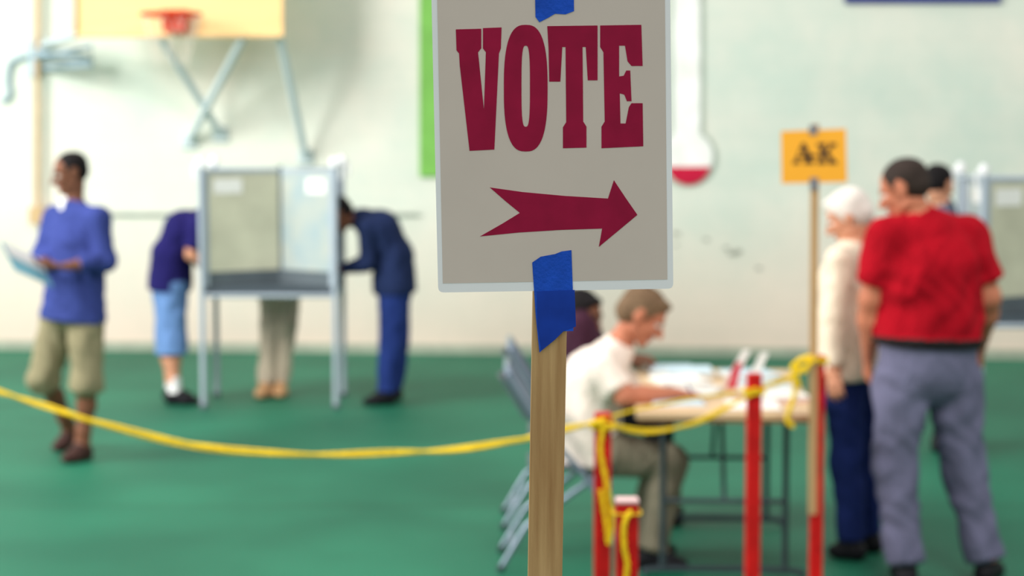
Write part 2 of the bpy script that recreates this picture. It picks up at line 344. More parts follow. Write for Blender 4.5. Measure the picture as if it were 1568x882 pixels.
# ------------------------------------------------------------------ voting booths
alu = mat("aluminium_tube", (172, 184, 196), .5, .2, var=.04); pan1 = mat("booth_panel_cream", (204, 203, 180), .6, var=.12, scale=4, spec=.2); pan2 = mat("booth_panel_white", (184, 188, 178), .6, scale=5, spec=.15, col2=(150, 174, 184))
shelf = mat("booth_shelf_grey", (74, 84, 92), .6, spec=.2); dkp = mat("booth_lower_panel", (92, 102, 108), .6, spec=.2); wpap = mat("white_paper", (242, 242, 238), .7, var=.02, spec=.2)
cap = mat("white_plastic_cap", (238, 240, 242), .4)
def booth(cx, cy, w=.90, d=.60, cdx=.05, rot=0.):
    b = MB(); R = Matrix.Rotation(rot, 3, 'Z'); C = Vector((cx, cy, 0))
    def L(x, y, z): return C+R @ Vector((x, y, z))
    cor = [(-w/2, -d/2), (w/2, -d/2), (w/2, d/2), (-w/2, d/2)]
    for i, (x, y) in enumerate(cor):
        b.tube([L(x, y, .01), L(x, y, 1.66)], .020, alu, 12); b.tube([L(x, y, 0), L(x, y, .03)], .026, dkp, 12)
        b.tube([L(x, y, 1.64), L(x, y, 1.68), L(x, y, 1.705)], [.028, .034, .018], cap, 12)
        sx = -1 if x < 0 else 1
        b.tube(spline([L(x, y, 1.60), L(x+sx*.03, y, 1.66), L(x+sx*.045, y, 1.63), L(x+sx*.04, y, 1.56)], 4), .010, cap, 8)
        x2, y2 = cor[(i+1) % 4]
        for z in (.77, ): b.tube([L(x, y, z), L(x2, y2, z)], .014, alu, 8)
        a = Vector((x, y, 0)); e = Vector((cdx, 0, 0)); dr = (e-a).normalized(); nn = Vector((-dr.y, dr.x, 0))*.004
        a = a+dr*.02; e = e-dr*.012
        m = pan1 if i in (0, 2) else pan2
        def quad(p, q, z0, z1, th, mm):
            k = nn*(th/.004)
            b.slab([C+R @ (p+k+UZ*z0), C+R @ (q+k+UZ*z0), C+R @ (q+k+UZ*z1), C+R @ (p+k+UZ*z1)], R @ (-2*k), mm)
        quad(a, e, .93, 1.60, .004, m); quad(a, e, .83, .93, .004, dkp); quad(a, e, 1.60, 1.625, .008, alu)
        quad(a, a.lerp(e, .05), .83, 1.6, .008, alu)
        for s in (1, -1):   # instruction sheets
            t0, t1 = (.12, .5)
            o = nn*s*1.6
            p = a.lerp(e, t0)+o; q = a.lerp(e, t1)+o
            b.slab([C+R @ (p+UZ*1.46), C+R @ (q+UZ*1.46), C+R @ (q+UZ*1.56), C+R @ (p+UZ*1.56)], R @ (nn*s*.2), wpap)
    b.tube([L(cdx, 0, .8), L(cdx, 0, 1.64)], .016, dkp, 10)
    b.box(L(0, 0, .805), (w-.03, d-.03, .045), shelf, R)
    b.tube([L(-w/2, -d/2, 1.61), L(-w/2, d/2, 1.61)], .01, alu, 8); b.tube([L(w/2, -d/2, 1.61), L(w/2, d/2, 1.61)], .01, alu, 8)
    b.obj("voting_booth", True)
booth(X(422, 13.75).x, 13.73)
booth(X(1490, 11.5).x+.47, 11.75, d=.6)

# ------------------------------------------------------------------ folding table + papers
dk = mat("dark_steel_tube", (60, 72, 78), .4, .5); tt = mat("table_laminate", (212, 180, 140), .5, var=.06, scale=3, stretch=(1, 8, 1)); te = mat("table_edge", (156, 112, 66), .5)
TR = Matrix.Rotation(-.055, 3, 'Z'); TC = Vector((.935, 8.93, 0))
def TL(x, y, z): return TC+TR @ Vector((x, y, z))
b = MB()
b.box(TL(0, 0, .733), (.76, 1.5, .022), tt, TR); b.box(TL(0, 0, .715), (.74, 1.48, .02), te, TR)
for s in (-1, 1):
    y = .55*s
    for x in (-.26, .26): b.tube([TL(x, y, .71), TL(x, y, .045)], .014, dk, 10)
    b.tube([TL(-.26, y, .34), TL(.26, y, .34)], .011, dk, 8)
    b.tube(spline([TL(-.34, y-.0, .016), TL(-.3, y, .04), TL(0, y, .045), TL(.3, y, .04), TL(.34, y, .016)], 6), .015, dk, 8)
    b.tube([TL(0, y, .34), TL(0, y-s*.32, .70)], .010, dk, 8)
b.obj("folding_table", True)
b = MB(); rng = np.random.RandomState(2)
bluep = mat("pale_blue_paper", (196, 218, 230), .7, var=.02)
for (x, y, rx, n) in ((-.2, -.42, .1, 4), (-.12, -.12, -.2, 7), (-.17, .2, .3, 9), (.12, -.5, .05, 3), (.2, .08, .25, 8), (-.12, .5, 0, 14), (.17, .42, .4, 12), (-.2, .62, .1, 10)):
    for k in range(n):
        b.box(TL(x, y, .7455+k*.0022), (.216, .28, .002), wpap if k < n-1 or n % 2 else bluep, TR @ Matrix.Rotation(rx+rng.uniform(-.1, .1), 3, 'Z'))
b.obj("paper_stack")
b = MB(); pk = mat("red_cover", (206, 60, 80), .6)
M = TR @ Matrix.Rotation(.3, 3, 'Z')
b.box(TL(.22, -.25, .754), (.24, .3, .016), wpap, M); b.box(TL(.22, -.25, .764), (.25, .31, .004), wpap, M); b.box(TL(.22, -.25, .7455), (.25, .31, .003), pk, M)
b.obj("poll_book")
b = MB()
for (u0, u1, v0, v1, mm) in ((1108, 1140, 585, 536, wpap), (1140, 1168, 580, 540, wpap), (1112, 1128, 583, 556, pk)):
    Y = 9.0 if mm is wpap else 8.96
    zb = .7451; a = P(u0, v0, Y); c = P(u1-8, v1, Y); a.z = zb
    t = Vector((c.x+.02, Y, c.z))
    b.slab([a, a+Vector((.045, 0, 0)), t+Vector((.03, 0, 0)), t], (0, .004, 0), mm)
    b.slab([a+Vector((0, .08, 0)), a+Vector((.045, .08, 0)), t+Vector((.03, .006, 0)), t+Vector((0, .006, 0))], (0, .004, 0), mm)
b.obj("folded_tent_card")

# ------------------------------------------------------------------ folding chairs
chm = mat("chair_grey_steel", (132, 146, 164), .35, .4); chs = mat("chair_seat_grey", (86, 94, 104), .5)
def chair(cx, cy, rot=0.):
    b = MB(); R = Matrix.Rotation(rot, 3, 'Z'); C = Vector((cx, cy, 0))
    L = lambda x, y, z: C+R @ Vector((x, y, z))
    for s in (-1, 1):
        y = .215*s
        b.tube(spline([L(.24, y, .012), L(.10, y, .36), L(-.12, y, .62), L(-.27, y, .86)], 6), .014, chm, 10)
        b.tube([L(-.31, y*.93, .012), L(-.2, y*.93, .20), L(.13, y*.93, .44)], .013, chm, 10)
        b.tube([L(-.06, y*.97, .44), L(-.13, y*.97, .62)], .008, chm, 8)
        b.tube([L(.245, y, .0), L(.237, y, .03)], .017, dk, 10); b.tube([L(-.312, y*.93, .0), L(-.305, y*.93, .03)], .016, dk, 10)
    b.tube([L(-.27, -.215, .86), L(-.282, -.18, .885), L(-.282, .18, .885), L(-.27, .215, .86)], .013, chm, 10)
    b.tube([L(.19, -.215, .13), L(.19, .215, .13)], .009, chm, 8); b.tube([L(-.26, -.2, .1), L(-.26, .2, .1)], .009, chm, 8)
    n = 10; vs = []
    for th in (0, .012):
        for i in range(n+1):
            y = -.2+.4*i/n; bow = -.04*(1-(y/.2)**2)
            for z in (.66, .84): vs.append(L(-.14-(z-.62)*.6+bow-th, y, z))
    fs = []; o = 2*(n+1)
    for i in range(n):
        k = 2*i; fs += [(k, k+2, k+3, k+1), (o+k, o+k+1, o+k+3, o+k+2), (k, o+k, o+k+2, k+2), (k+1, k+3, o+k+3, o+k+1)]
    fs += [(0, 1, o+1, o), (2*n, o+2*n, o+2*n+1, 2*n+1)]
    b.add(vs, fs, chs)
    pts = [(.2, -.17), (.17, -.195), (-.17, -.185), (-.19, -.16), (-.19, .16), (-.17, .185), (.17, .195), (.2, .17)]
    b.slab([L(x, y, .445) for x, y in pts], (0, 0, .018), chs)
    b.obj("folding_chair", True)
chair(.26, 8.72); chair(.27, 9.62)

# ------------------------------------------------------------------ people (implicit surface bodies)
class Pr: pass
def prim(a, b, ra, rb, label, side=None, fa=None, fb=None, ca=None, cb=None, amp=0.):
    q = Pr(); a = np.array(a, float); b = np.array(b, float); d = b-a; L = np.linalg.norm(d)
    ax = d/L if L > 1e-6 else np.array([0, 0, 1.])
    s = np.array(side if side is not None else (1, 0, 0), float); s = s-ax*s.dot(ax)
    if np.linalg.norm(s) < 1e-2:
        s = np.array((0, 1., 0)); s = s-ax*s.dot(ax)
    s /= np.linalg.norm(s)
    q.a, q.b, q.L, q.ax, q.s, q.f = a, b, L, ax, s, np.cross(ax, s)
    q.ra, q.rb = ra, rb; q.fa = fa if fa else ra; q.fb = fb if fb else rb
    q.ca = ca if ca else min(q.ra, q.fa); q.cb = cb if cb else min(q.rb, q.fb); q.label = label; q.amp = amp
    return q
def fold(Pn):
    x, y, z = Pn.T
    return (np.sin(22*z+24*x+2.2*np.sin(9*x+13*y)+9*y)*.5+np.sin(40*x+26*y-13*z+2.*np.sin(15*z+6*x))*.5+.35*np.sin(62*x+48*z+44*y+2*np.sin(20*z)))
def field(Pn, prims, k, raw=False):
    D = np.empty((len(prims), len(Pn))); N = fold(Pn)
    for i, q in enumerate(prims):
        v = Pn-q.a; al = v@q.ax; t = np.clip(al/max(q.L, 1e-9), 0, 1); da = al-t*q.L
        ds = v@q.s; df = v@q.f; rs = q.ra+(q.rb-q.ra)*t; rf = q.fa+(q.fb-q.fa)*t; rc = np.where(da < 0, q.ca, q.cb)
        kk = np.sqrt((ds/rs)**2+(df/rf)**2+(da/rc)**2)
        D[i] = (kk-1)*np.minimum(rs, rf)+q.amp*N
    if raw: return D
    m = D.min(0); return m-k*np.log(np.exp(-(D-m)/k).sum(0))
def sculpt(prims, voxel, k, its=3):
    vs = []; fs = []; nl = 5; ns = 14
    for q in prims:
        o = len(vs); rings = []
        for j in range(nl): rings.append((q.a, -math.pi/2+(j+.6)*(math.pi/2)/(nl-.4+.0001), 0))
        for j in range(nl): rings.append((q.b, (j)*(math.pi/2)/(nl-.4), 1))
        for c, ph, w in rings:
            rs, rf, rc = (q.ra, q.fa, q.ca) if w == 0 else (q.rb, q.fb, q.cb)
            for i in range(ns):
                th = 2*math.pi*i/ns
                vs.append(c+q.s*rs*math.cos(ph)*math.cos(th)+q.f*rf*math.cos(ph)*math.sin(th)+q.ax*rc*math.sin(ph))
        vs.append(q.a-q.ax*q.ca); vs.append(q.b+q.ax*q.cb); nr = len(rings); A = o+nr*ns; B = A+1
        for j in range(nr-1):
            for i in range(ns): fs.append((o+j*ns+i, o+j*ns+(i+1) % ns, o+(j+1)*ns+(i+1) % ns, o+(j+1)*ns+i))
        for i in range(ns):
            fs.append((A, o+(i+1) % ns, o+i)); fs.append((B, o+(nr-1)*ns+i, o+(nr-1)*ns+(i+1) % ns))
    me = bpy.data.meshes.new("tmp"); me.from_pydata([tuple(v) for v in vs], [], fs); me.update()
    ob = bpy.data.objects.new("tmp", me); bpy.context.scene.collection.objects.link(ob)
    md = ob.modifiers.new("r", 'REMESH'); md.mode = 'VOXEL'; md.voxel_size = voxel
    dg = bpy.context.evaluated_depsgraph_get(); dg.update()
    m2 = bpy.data.meshes.new_from_object(ob.evaluated_get(dg))
    n = len(m2.vertices); co = np.empty(n*3); m2.vertices.foreach_get("co", co); co = co.reshape(-1, 3)
    F = [tuple(p.vertices) for p in m2.polygons]
    bpy.data.objects.remove(ob); bpy.data.meshes.remove(me); bpy.data.meshes.remove(m2)
    e = 5e-4
    for _ in range(its):
        d = field(co, prims, k); g = np.empty_like(co)
        for ax in range(3):
            h = np.zeros(3); h[ax] = e; g[:, ax] = (field(co+h, prims, k)-d)/e
        st = (d/np.maximum((g**2).sum(1), .05))[:, None]*g
        ln = np.linalg.norm(st, axis=1, keepdims=True); st *= np.minimum(1, voxel*1.2/np.maximum(ln, 1e-9)); co = co-st*.9
    E = np.array([(f[i], f[(i+1) % len(f)]) for f in F for i in range(len(f))])
    for _ in range(2):
        acc = np.zeros_like(co); cnt = np.zeros(n); np.add.at(acc, E[:, 0], co[E[:, 1]]); np.add.at(cnt, E[:, 0], 1)
        co = co*.6+.4*acc/np.maximum(cnt, 1)[:, None]
    cen = np.array([co[list(f)].mean(0) for f in F]); D = field(cen, prims, k, True)
    lab = [prims[i].label for i in D.argmin(0)]
    return co, F, lab
def nz(v): v = np.array(v, float); return v/np.linalg.norm(v)
def hand_prims(w, d, n, t, curl):
    w = np.array(w, float); d = nz(d); n = np.array(n, float); n = nz(n-d*n.dot(d)); t0 = np.cross(d, n); t = t0 if t0.dot(t) > 0 else -t0
    S = 'skin'; pr = [prim(w-d*.03, w+d*.02, .026, .027, S, t, .021, .019), prim(w+d*.015, w+d*.078, .027, .037, S, t, .018, .0125)]
    for i, Lf in enumerate((.070, .079, .073, .057)):
        p = w+d*.083+t*(.0285-.019*i)-n*.001; a = 0; r = .0088 if i < 3 else .0078
        for fr, c in ((.46, .7), (.30, 1.25), (.24, .9)):
            a += curl*c; dr = d*math.cos(a)+n*math.sin(a)+t*(.06-.04*i)*(a < .8); q = p+nz(dr)*Lf*fr
            pr.append(prim(p, q, r, r*.9, S)); p = q; r *= .9
    p = w+d*.02+t*.024
    for Lf, dr, r in ((.042, d*.62+t*.66+n*.35, .0135), (.032, d*.8+t*.36+n*(.35+curl*.3), .0105), (.025, d*.85+t*.1+n*(.4+curl*.4), .009)):
        q = p+nz(dr)*Lf; pr.append(prim(p, q, r, r*.85, S)); p = q
    return pr
def head_prims(H, fwd, s=1., hair='short', up=(0, 0, 1)):
    H = np.array(H, float); f = nz(fwd); u = np.array(up, float); u = nz(u-f*u.dot(f)); r = np.cross(f, u)
    h = lambda x, y, z: H+(r*x+f*y+u*z)*s
    def ell(x, y, z, rx, ry, rz, lab, amp=0.): c = h(x, y, z); return prim(c-u*1e-3, c+u*1e-3, rx*s, rx*s, lab, r, ry*s, ry*s, rz*s, rz*s, amp)
    pr = [ell(0, -.012, .034, .074, .094, .080, 'skin'), ell(0, .020, -.035, .058, .066, .070, 'skin'), ell(0, .062, -.092, .024, .020, .020, 'skin'),
          prim(h(-.045, .0, -.06), h(-.018, .06, -.092), .020*s, .016*s, 'skin'), prim(h(.045, .0, -.06), h(.018, .06, -.092), .020*s, .016*s, 'skin'),
          prim(h(0, .088, .004), h(0, .108, -.028), .009*s, .013*s, 'skin'), ell(.011, .097, -.032, .008, .010, .007, 'skin'), ell(-.011, .097, -.032, .008, .010, .007, 'skin'),
          prim(h(-.042, .072, .022), h(-.012, .084, .020), .009*s, .009*s, 'skin'), prim(h(.042, .072, .022), h(.012, .084, .020), .009*s, .009*s, 'skin'),
          prim(h(-.044, .078, .028), h(-.016, .088, .027), .0045*s, .004*s, 'brow'), prim(h(.044, .078, .028), h(.016, .088, .027), .0045*s, .004*s, 'brow'),
          ell(.040, .062, -.020, .020, .020, .018, 'skin'), ell(-.040, .062, -.020, .020, .020, .018, 'skin'),
          prim(h(-.020, .084, -.056), h(.020, .084, -.056), .0055*s, .0055*s, 'lip'), prim(h(-.016, .083, -.064), h(.016, .083, -.064), .006*s, .006*s, 'lip')]
    for sx in (-1, 1):
        pr += [ell(sx*.031, .075, .004, .013, .012, .009, 'eye'), ell(sx*.031, .0855, .004, .005, .004, .005, 'iris'),
               ell(sx*.078, -.012, .0, .009, .017, .031, 'skin'), ell(sx*.076, -.004, -.022, .007, .010, .012, 'skin')]
    if hair == 'short':
        pr += [ell(0, -.024, .046, .080, .092, .078, 'hair', .0015), ell(0, -.052, .006, .068, .062, .062, 'hair', .0015), ell(.066, -.012, .036, .014, .034, .03, 'hair'), ell(-.066, -.012, .036, .014, .034, .03, 'hair')]
    if hair == 'medium':
        pr += [ell(0, -.022, .048, .083, .097, .078, 'hair', .003), ell(0, -.054, .0, .074, .066, .070, 'hair', .003), ell(.070, -.014, .026, .015, .036, .040, 'hair', .002), ell(-.070, -.014, .026, .015, .036, .040, 'hair', .002), ell(0.01, .05, .092, .05, .034, .018, 'hair', .003)]
    return pr, h, u, f
def figure(name, j, m, bulk=1., belly=1., sleeve='long', legs='long', hair='short', tuck=False, leg=1., arm=1., foldamp=1., hs=1., curls=(.35, .35), loose=0., undershirt=False):
    A = {k: np.array(v, float) for k, v in j.items()}
    sT = nz(A['sideT']); sP = nz(A['sideP']) if 'sideP' in A else sT
    fw = nz(A['fwd']); pr = []
    fa = .0052*foldamp
    pel, wai, che, nek = A['pelvis'], A['waist'], A['chest'], A['neck']
    upc = che*.45+nek*.55; B = bulk
    def tor(p, q, a, c, lab, w, **k): pr.append(prim(p, q, a[0]*w, c[0]*w, lab, sT, a[1]*w, c[1]*w, amp=fa, **k))
    if tuck:
        low = pel+(wai-pel)*.72; tor(low, wai, (.156*belly, .118*belly), (.154*belly, .117*belly), 'shirt', B, ca=.012)
    else:
        low = pel+(wai-pel)*.15; tor(low, wai, (.163, .120), (.150*belly, .116*belly), 'shirt', B)
    tor(wai, che, (.152*belly+loose, .116*belly+loose*.6), (.172, .124), 'shirt', B); tor(che, upc, (.172, .124), (.132, .086), 'shirt', B)
    L, R = A['sh_l'], A['sh_r']
    pr.append(prim(L, R, .050*B, .050*B, 'shirt', (0, 0, 1), amp=fa*.5))
    for S in (L, R): pr.append(prim(upc+(nek-upc)*.7, S*.85+upc*.15, .050, .046*B, 'shirt')); pr.append(prim(che, S*.72+che*.28, .088*B, .060*B, 'shirt'))
    pr.append(prim(pel+sP*.045, pel-sP*.045, .118*B, .118*B, 'pants', (0, 0, 1), .112*B, .112*B, amp=fa*.5))
    pr.append(prim(pel, pel+(wai-pel)*.6, .158*B, .150*B*belly, 'pants', sP, .115*B, .112*B*belly, cb=.012))
    if tuck:
        ax = nz(wai-pel); c = pel+(wai-pel)*.66
        pr.append(prim(c-ax*.018, c+ax*.018, .163*B*belly, .163*B*belly, 'belt', sT, .125*B*belly, .125*B*belly, .008, .008))
    else:
        ax = nz(wai-pel)
        pr.append(prim(wai, pel-ax*.07, .155*B*belly+loose, .178*B+loose, 'shirt', sT, .120*B*belly+loose*.6, .132*B+loose*.6, cb=.012, amp=fa))
    # neck + collar
    hp, h, hu, hf = head_prims(A['head'], A['hf'], hs, hair, A.get('hup', (0, 0, 1)))
    nt_ = h(0, -.02, -.055)
    pr.append(prim(nek-nz(nt_-nek)*.02, nt_, .056, .052, 'skin'))
    pr.append(prim(nek-nz(nt_-nek)*.015, nek+nz(nt_-nek)*.022, .070, .064, 'shirt', cb=.01))
    if undershirt: c = nek+fw*.052-np.array([0, 0, .012]); pr.append(prim(c, c+np.array([0, 0, .03])-fw*.01, .022, .026, 'undershirt', sT, .03, .03))
    hands = []
    for s_, sg, cu in (('l', 1, curls[0]), ('r', -1, curls[1])):
        S, Eb, Wr = A['sh_'+s_], A['el_'+s_], A['wr_'+s_]; a = arm
        pr += [prim(S, Eb, .048*a, .038*a, 'skin'), prim(Eb, Eb*.65+Wr*.35, .039*a, .040*a, 'skin'), prim(Eb*.65+Wr*.35, Wr, .040*a, .026, 'skin')]
        if sleeve == 'long': pr += [prim(S, Eb, .060*a, .050*a, 'shirt', amp=fa), prim(Eb, Eb*.06+Wr*.94, .050*a, .036, 'shirt', cb=.008, amp=fa*.8)]
        elif sleeve == 'rolled': pr += [prim(S, Eb, .061*a, .057*a, 'shirt', amp=fa), prim(Eb, Eb*.3+Wr*.7, .057*a, .044, 'shirt', cb=.008, amp=fa)]
        else: pr += [prim(S, S*.25+Eb*.75, .062*a, .064*a, 'shirt', cb=.010, amp=fa)]
        hd = nz(A.get('hd_'+s_, Wr-Eb)); pn = A.get('pn_'+s_, -sT*sg); pn = pn-hd*pn.dot(hd)
        if np.linalg.norm(pn) < .1: pn = np.array([0, 0, -1.])-hd*(-hd[2])
        hands.append(hand_prims(Wr, hd, pn, A.get('th_'+s_, fw), cu))
        Hp, Kn, An, To = A['hip_'+s_], A['kn_'+s_], A['an_'+s_], A['toe_'+s_]; g = leg
        back = -nz(To-An)*.012
        mid = Kn*.62+An*.38+back
        pr += [prim(Kn, mid, .050, .053, 'skin'), prim(mid, An, .053, .032, 'skin')]
        if legs == 'long':
            pr += [prim(Hp, Kn, .098*g, .070*g, 'pants', amp=fa), prim(Kn, An+(Kn-An)*.02, .070*g, .060*g, 'pants', cb=.012, amp=fa*1.3)]
        else:
            e = Kn+(An-Kn)*(.12 if legs == 'shorts' else .26)
            pr += [prim(Hp, Kn, .100*g, .082*g, 'pants', amp=fa), prim(Kn, e, .082*g, .088*g, 'pants', cb=.008, amp=fa),
                   prim(An+(Kn-An)*.28, An, .041, .036, 'sock', ca=.006)]
        dirf = nz(np.array([To[0]-An[0], To[1]-An[1], 0])); sf = np.cross([0, 0, 1.], dirf)
        heel = np.array([An[0], An[1], An[2]-.052])-dirf*.025; toe = np.array([To[0], To[1], To[2]]); ball = heel*.4+toe*.6
        pr += [prim(An+np.array([0, 0, -.02]), heel, .038, .040, 'shoe', sf), prim(heel, ball, .038, .047, 'shoe', sf, .038, .034), prim(ball, toe, .047, .034, 'shoe', sf, .034, .024),
               prim(An*.7+ball*.3, ball, .034, .030, 'shoe', sf)]
    parts = [sculpt(pr, .010, .011), sculpt(hp, .0055, .004)]+[sculpt(x, .0042, .0025) for x in hands]
    names = []; V = []; F = []; MI = []
    for co, fc, lab in parts:
        o = len(V); co = co.copy(); co[:, 2] = np.maximum(co[:, 2], .001); V += [tuple(c) for c in co]; F += [tuple(i+o for i in f) for f in fc]
        for l in lab:
            if l not in names: names.append(l)
            MI.append(names.index(l))
    me = bpy.data.meshes.new(name); me.from_pydata(V, [], F)
    base = {'lip': mat("lip_tone", (168, 98, 88), .5), 'eye': mat("eye_white", (215, 210, 202), .3), 'iris': mat("iris_dark", (50, 36, 28), .3), 'sock': mat("white_sock", (230, 230, 230), .9), 'belt': mat("dark_belt", (26, 20, 22), .6, spec=.2), 'undershirt': mat("white_undershirt", (232, 230, 228), .9)}
    for n in names: me.materials.append(m.get(n) or base.get(n) or m['hair'])
    me.polygons.foreach_set("material_index", MI); me.polygons.foreach_set("use_smooth", [True]*len(F)); me.update()
    o = bpy.data.objects.new(name, me); bpy.context.scene.collection.objects.link(o); return o

def skin(n, c): return mat("skin_"+n, c, .6, var=.08, scale=12, spec=.25)
sk_d = skin("brown", (124, 80, 60)); sk_l = skin("light", (206, 146, 116)); sk_r = skin("ruddy", (192, 120, 92))
h_blk = mat("hair_black", (22, 18, 20), .8, var=.3, scale=60, spec=.2); h_dk = mat("hair_dark_brown", (52, 42, 38), .8, var=.3, scale=60, spec=.2); h_wh = mat("hair_white", (222, 216, 208), .8, var=.1, scale=60, spec=.2); h_gr = mat("hair_grey_brown", (116, 92, 70), .8, var=.3, scale=50, spec=.2)
shoe_b = mat("shoe_black", (18, 18, 24), .6, spec=.2); shoe_br = mat("shoe_brown", (64, 40, 36), .6, spec=.2); shoe_t = mat("shoe_tan", (196, 150, 106), .7)

# 1 - man reading a paper, walking left
Y = 11.45
figure("voter", dict(pelvis=P(113,470,Y), waist=P(115,425,Y), chest=P(117,368,Y), neck=P(112,312,Y), head=P(107,266,Y-.02), hf=(-.9,-.38,-.22), fwd=(-.75,-.66,0), sideT=(.66,-.75,0),
    sh_l=P(151,333,Y-.13), sh_r=P(82,333,Y+.13), el_l=P(162,400,Y-.16), wr_l=P(103,408,Y-.30), el_r=P(66,392,Y+.06), wr_r=P(68,408,Y-.16), hd_r=(-.8,-.5,.15), hd_l=(-.95,-.2,.0), pn_l=(0,.3,1), pn_r=(.1,0,1), th_l=(-.3,.9,.1), th_r=(.2,-.9,0),
    hip_l=P(131,485,Y-.07), hip_r=P(92,485,Y+.07), kn_l=P(133,585,Y-.12), kn_r=P(66,578,Y+.02), an_l=X(126,Y-.08,.09), an_r=X(108,Y+.3,.12),
    toe_l=X(100,Y-.2,.03), toe_r=X(86,Y+.2,.03)),
    dict(shirt=cloth("blue_cotton_shirt", (58, 70, 136)), pants=cloth("khaki_shorts", (140, 132, 104)), skin=sk_d, hair=h_blk, shoe=shoe_br, sock=sk_d), legs='shorts', sleeve='rolled', bulk=1.14, loose=.026, curls=(.5, .6), leg=1.1, foldamp=1.2, undershirt=True)
b = MB(); bp_ = mat("ballot_paper_cyan", (124, 184, 200), .6)
a0, a1, a3 = P(0,371,11.05), P(60,398,11.27), P(22,414,10.95)
b.slab([a0, a1, a1+(a3-a0), a3], (0, 0, .003), bp_)
b.slab([a0+Vector((.01, 0, .006)), a1+Vector((0, 0, .006)), a1+(a3-a0)*.5+Vector((0, 0, .006)), a0+(a3-a0)*.5+Vector((.01, .01, .006))], (0, 0, .001), wpap)
b.obj("ballot_paper")

# 2 - voter leaning into booth from the left
Y = 13.73
figure("voter", dict(pelvis=P(261,428,Y), waist=P(263,392,Y), chest=P(283,352,Y), neck=P(315,334,Y), head=P(343,326,Y), hf=(.75,0,-.66), hup=(.66,0,.75), fwd=(1,0,0), sideT=(0,1,0),
    sh_l=P(306,345,Y+.17), sh_r=P(304,345,Y-.17), el_l=P(305,400,Y+.2), el_r=P(293,390,Y-.17), wr_l=P(345,416,Y+.12), wr_r=P(340,412,Y-.12), pn_l=(0,0,-1), pn_r=(0,0,-1), th_l=(0,-1,0), th_r=(0,1,0), hd_r=(1,.1,0), hd_l=(1,-.1,0),
    hip_l=P(259,440,Y+.08), hip_r=P(261,440,Y-.08), kn_l=P(260,522,Y+.09), kn_r=P(265,522,Y-.1), an_l=X(264,Y+.1,.09), an_r=X(268,Y-.12,.09), toe_l=X(292,Y+.12,.03), toe_r=X(301,Y-.14,.03)),
    dict(shirt=cloth("navy_tee", (34, 30, 90)), pants=cloth("light_denim", (104, 138, 190)), skin=sk_l, hair=h_dk, shoe=shoe_b), legs='long_shorts', sleeve='short', bulk=1.12, leg=1.16)
# 3 - voter leaning in from the right
figure("voter", dict(pelvis=P(604,432,Y), waist=P(602,392,Y), chest=P(581,352,Y), neck=P(549,335,Y), head=P(520,330,Y), hf=(-.75,0,-.66), hup=(-.66,0,.75), fwd=(-1,0,0), sideT=(0,-1,0),
    sh_l=P(562,350,Y-.17), sh_r=P(562,350,Y+.17), el_l=P(562,404,Y-.18), el_r=P(565,402,Y+.18), wr_l=P(524,412,Y-.12), wr_r=P(520,412,Y+.12), pn_l=(0,0,-1), pn_r=(0,0,-1), th_l=(0,1,0), th_r=(0,-1,0), hd_r=(-1,-.1,0), hd_l=(-1,.1,0),
    hip_l=P(604,440,Y-.08), hip_r=P(604,440,Y+.08), kn_l=P(600,524,Y-.1), kn_r=P(608,524,Y+.09), an_l=X(592,Y-.12,.09), an_r=X(602,Y+.12,.09), toe_l=X(560,Y-.16,.03), toe_r=X(574,Y+.1,.03)),
    dict(shirt=cloth("dark_navy_shirt", (34, 46, 82)), pants=cloth("blue_denim", (36, 54, 116)), skin=sk_d, hair=h_blk, shoe=shoe_b), sleeve='long', bulk=1.14, leg=1.2)
# 4 - voter behind the booth
Y = 14.28
figure("voter", dict(pelvis=X(428,Y,.93), waist=X(428,Y-.04,1.05), chest=X(430,Y-.14,1.25), neck=X(430,Y-.2,1.40), head=X(432,Y-.26,1.47), hf=(0,-.7,-.7), hup=(0,-.7,.7), fwd=(0,-1,0), sideT=(1,0,0),
    sh_l=X(468,Y-.18,1.35), sh_r=X(392,Y-.18,1.35), el_l=X(476,Y-.14,1.10), el_r=X(384,Y-.14,1.10), wr_l=X(455,Y-.36,.90), wr_r=X(405,Y-.36,.90), hd_l=(-.3,-.9,-.1), hd_r=(.3,-.9,-.1), pn_l=(0,0,-1), pn_r=(0,0,-1), th_l=(-1,0,0), th_r=(1,0,0),
    hip_l=X(446,Y,.90), hip_r=X(412,Y,.90), kn_l=X(440,Y-.14,.50), kn_r=X(414,Y-.14,.50), an_l=X(430,Y-.16,.09), an_r=X(406,Y-.22,.09), toe_l=X(428,Y-.36,.03), toe_r=X(398,Y-.4,.03)),
    dict(shirt=cloth("grey_shirt", (150, 150, 150)), pants=cloth("striped_khaki", (194, 180, 160), .25), skin=sk_l, hair=h_dk, shoe=shoe_t), sleeve='short', leg=.97)

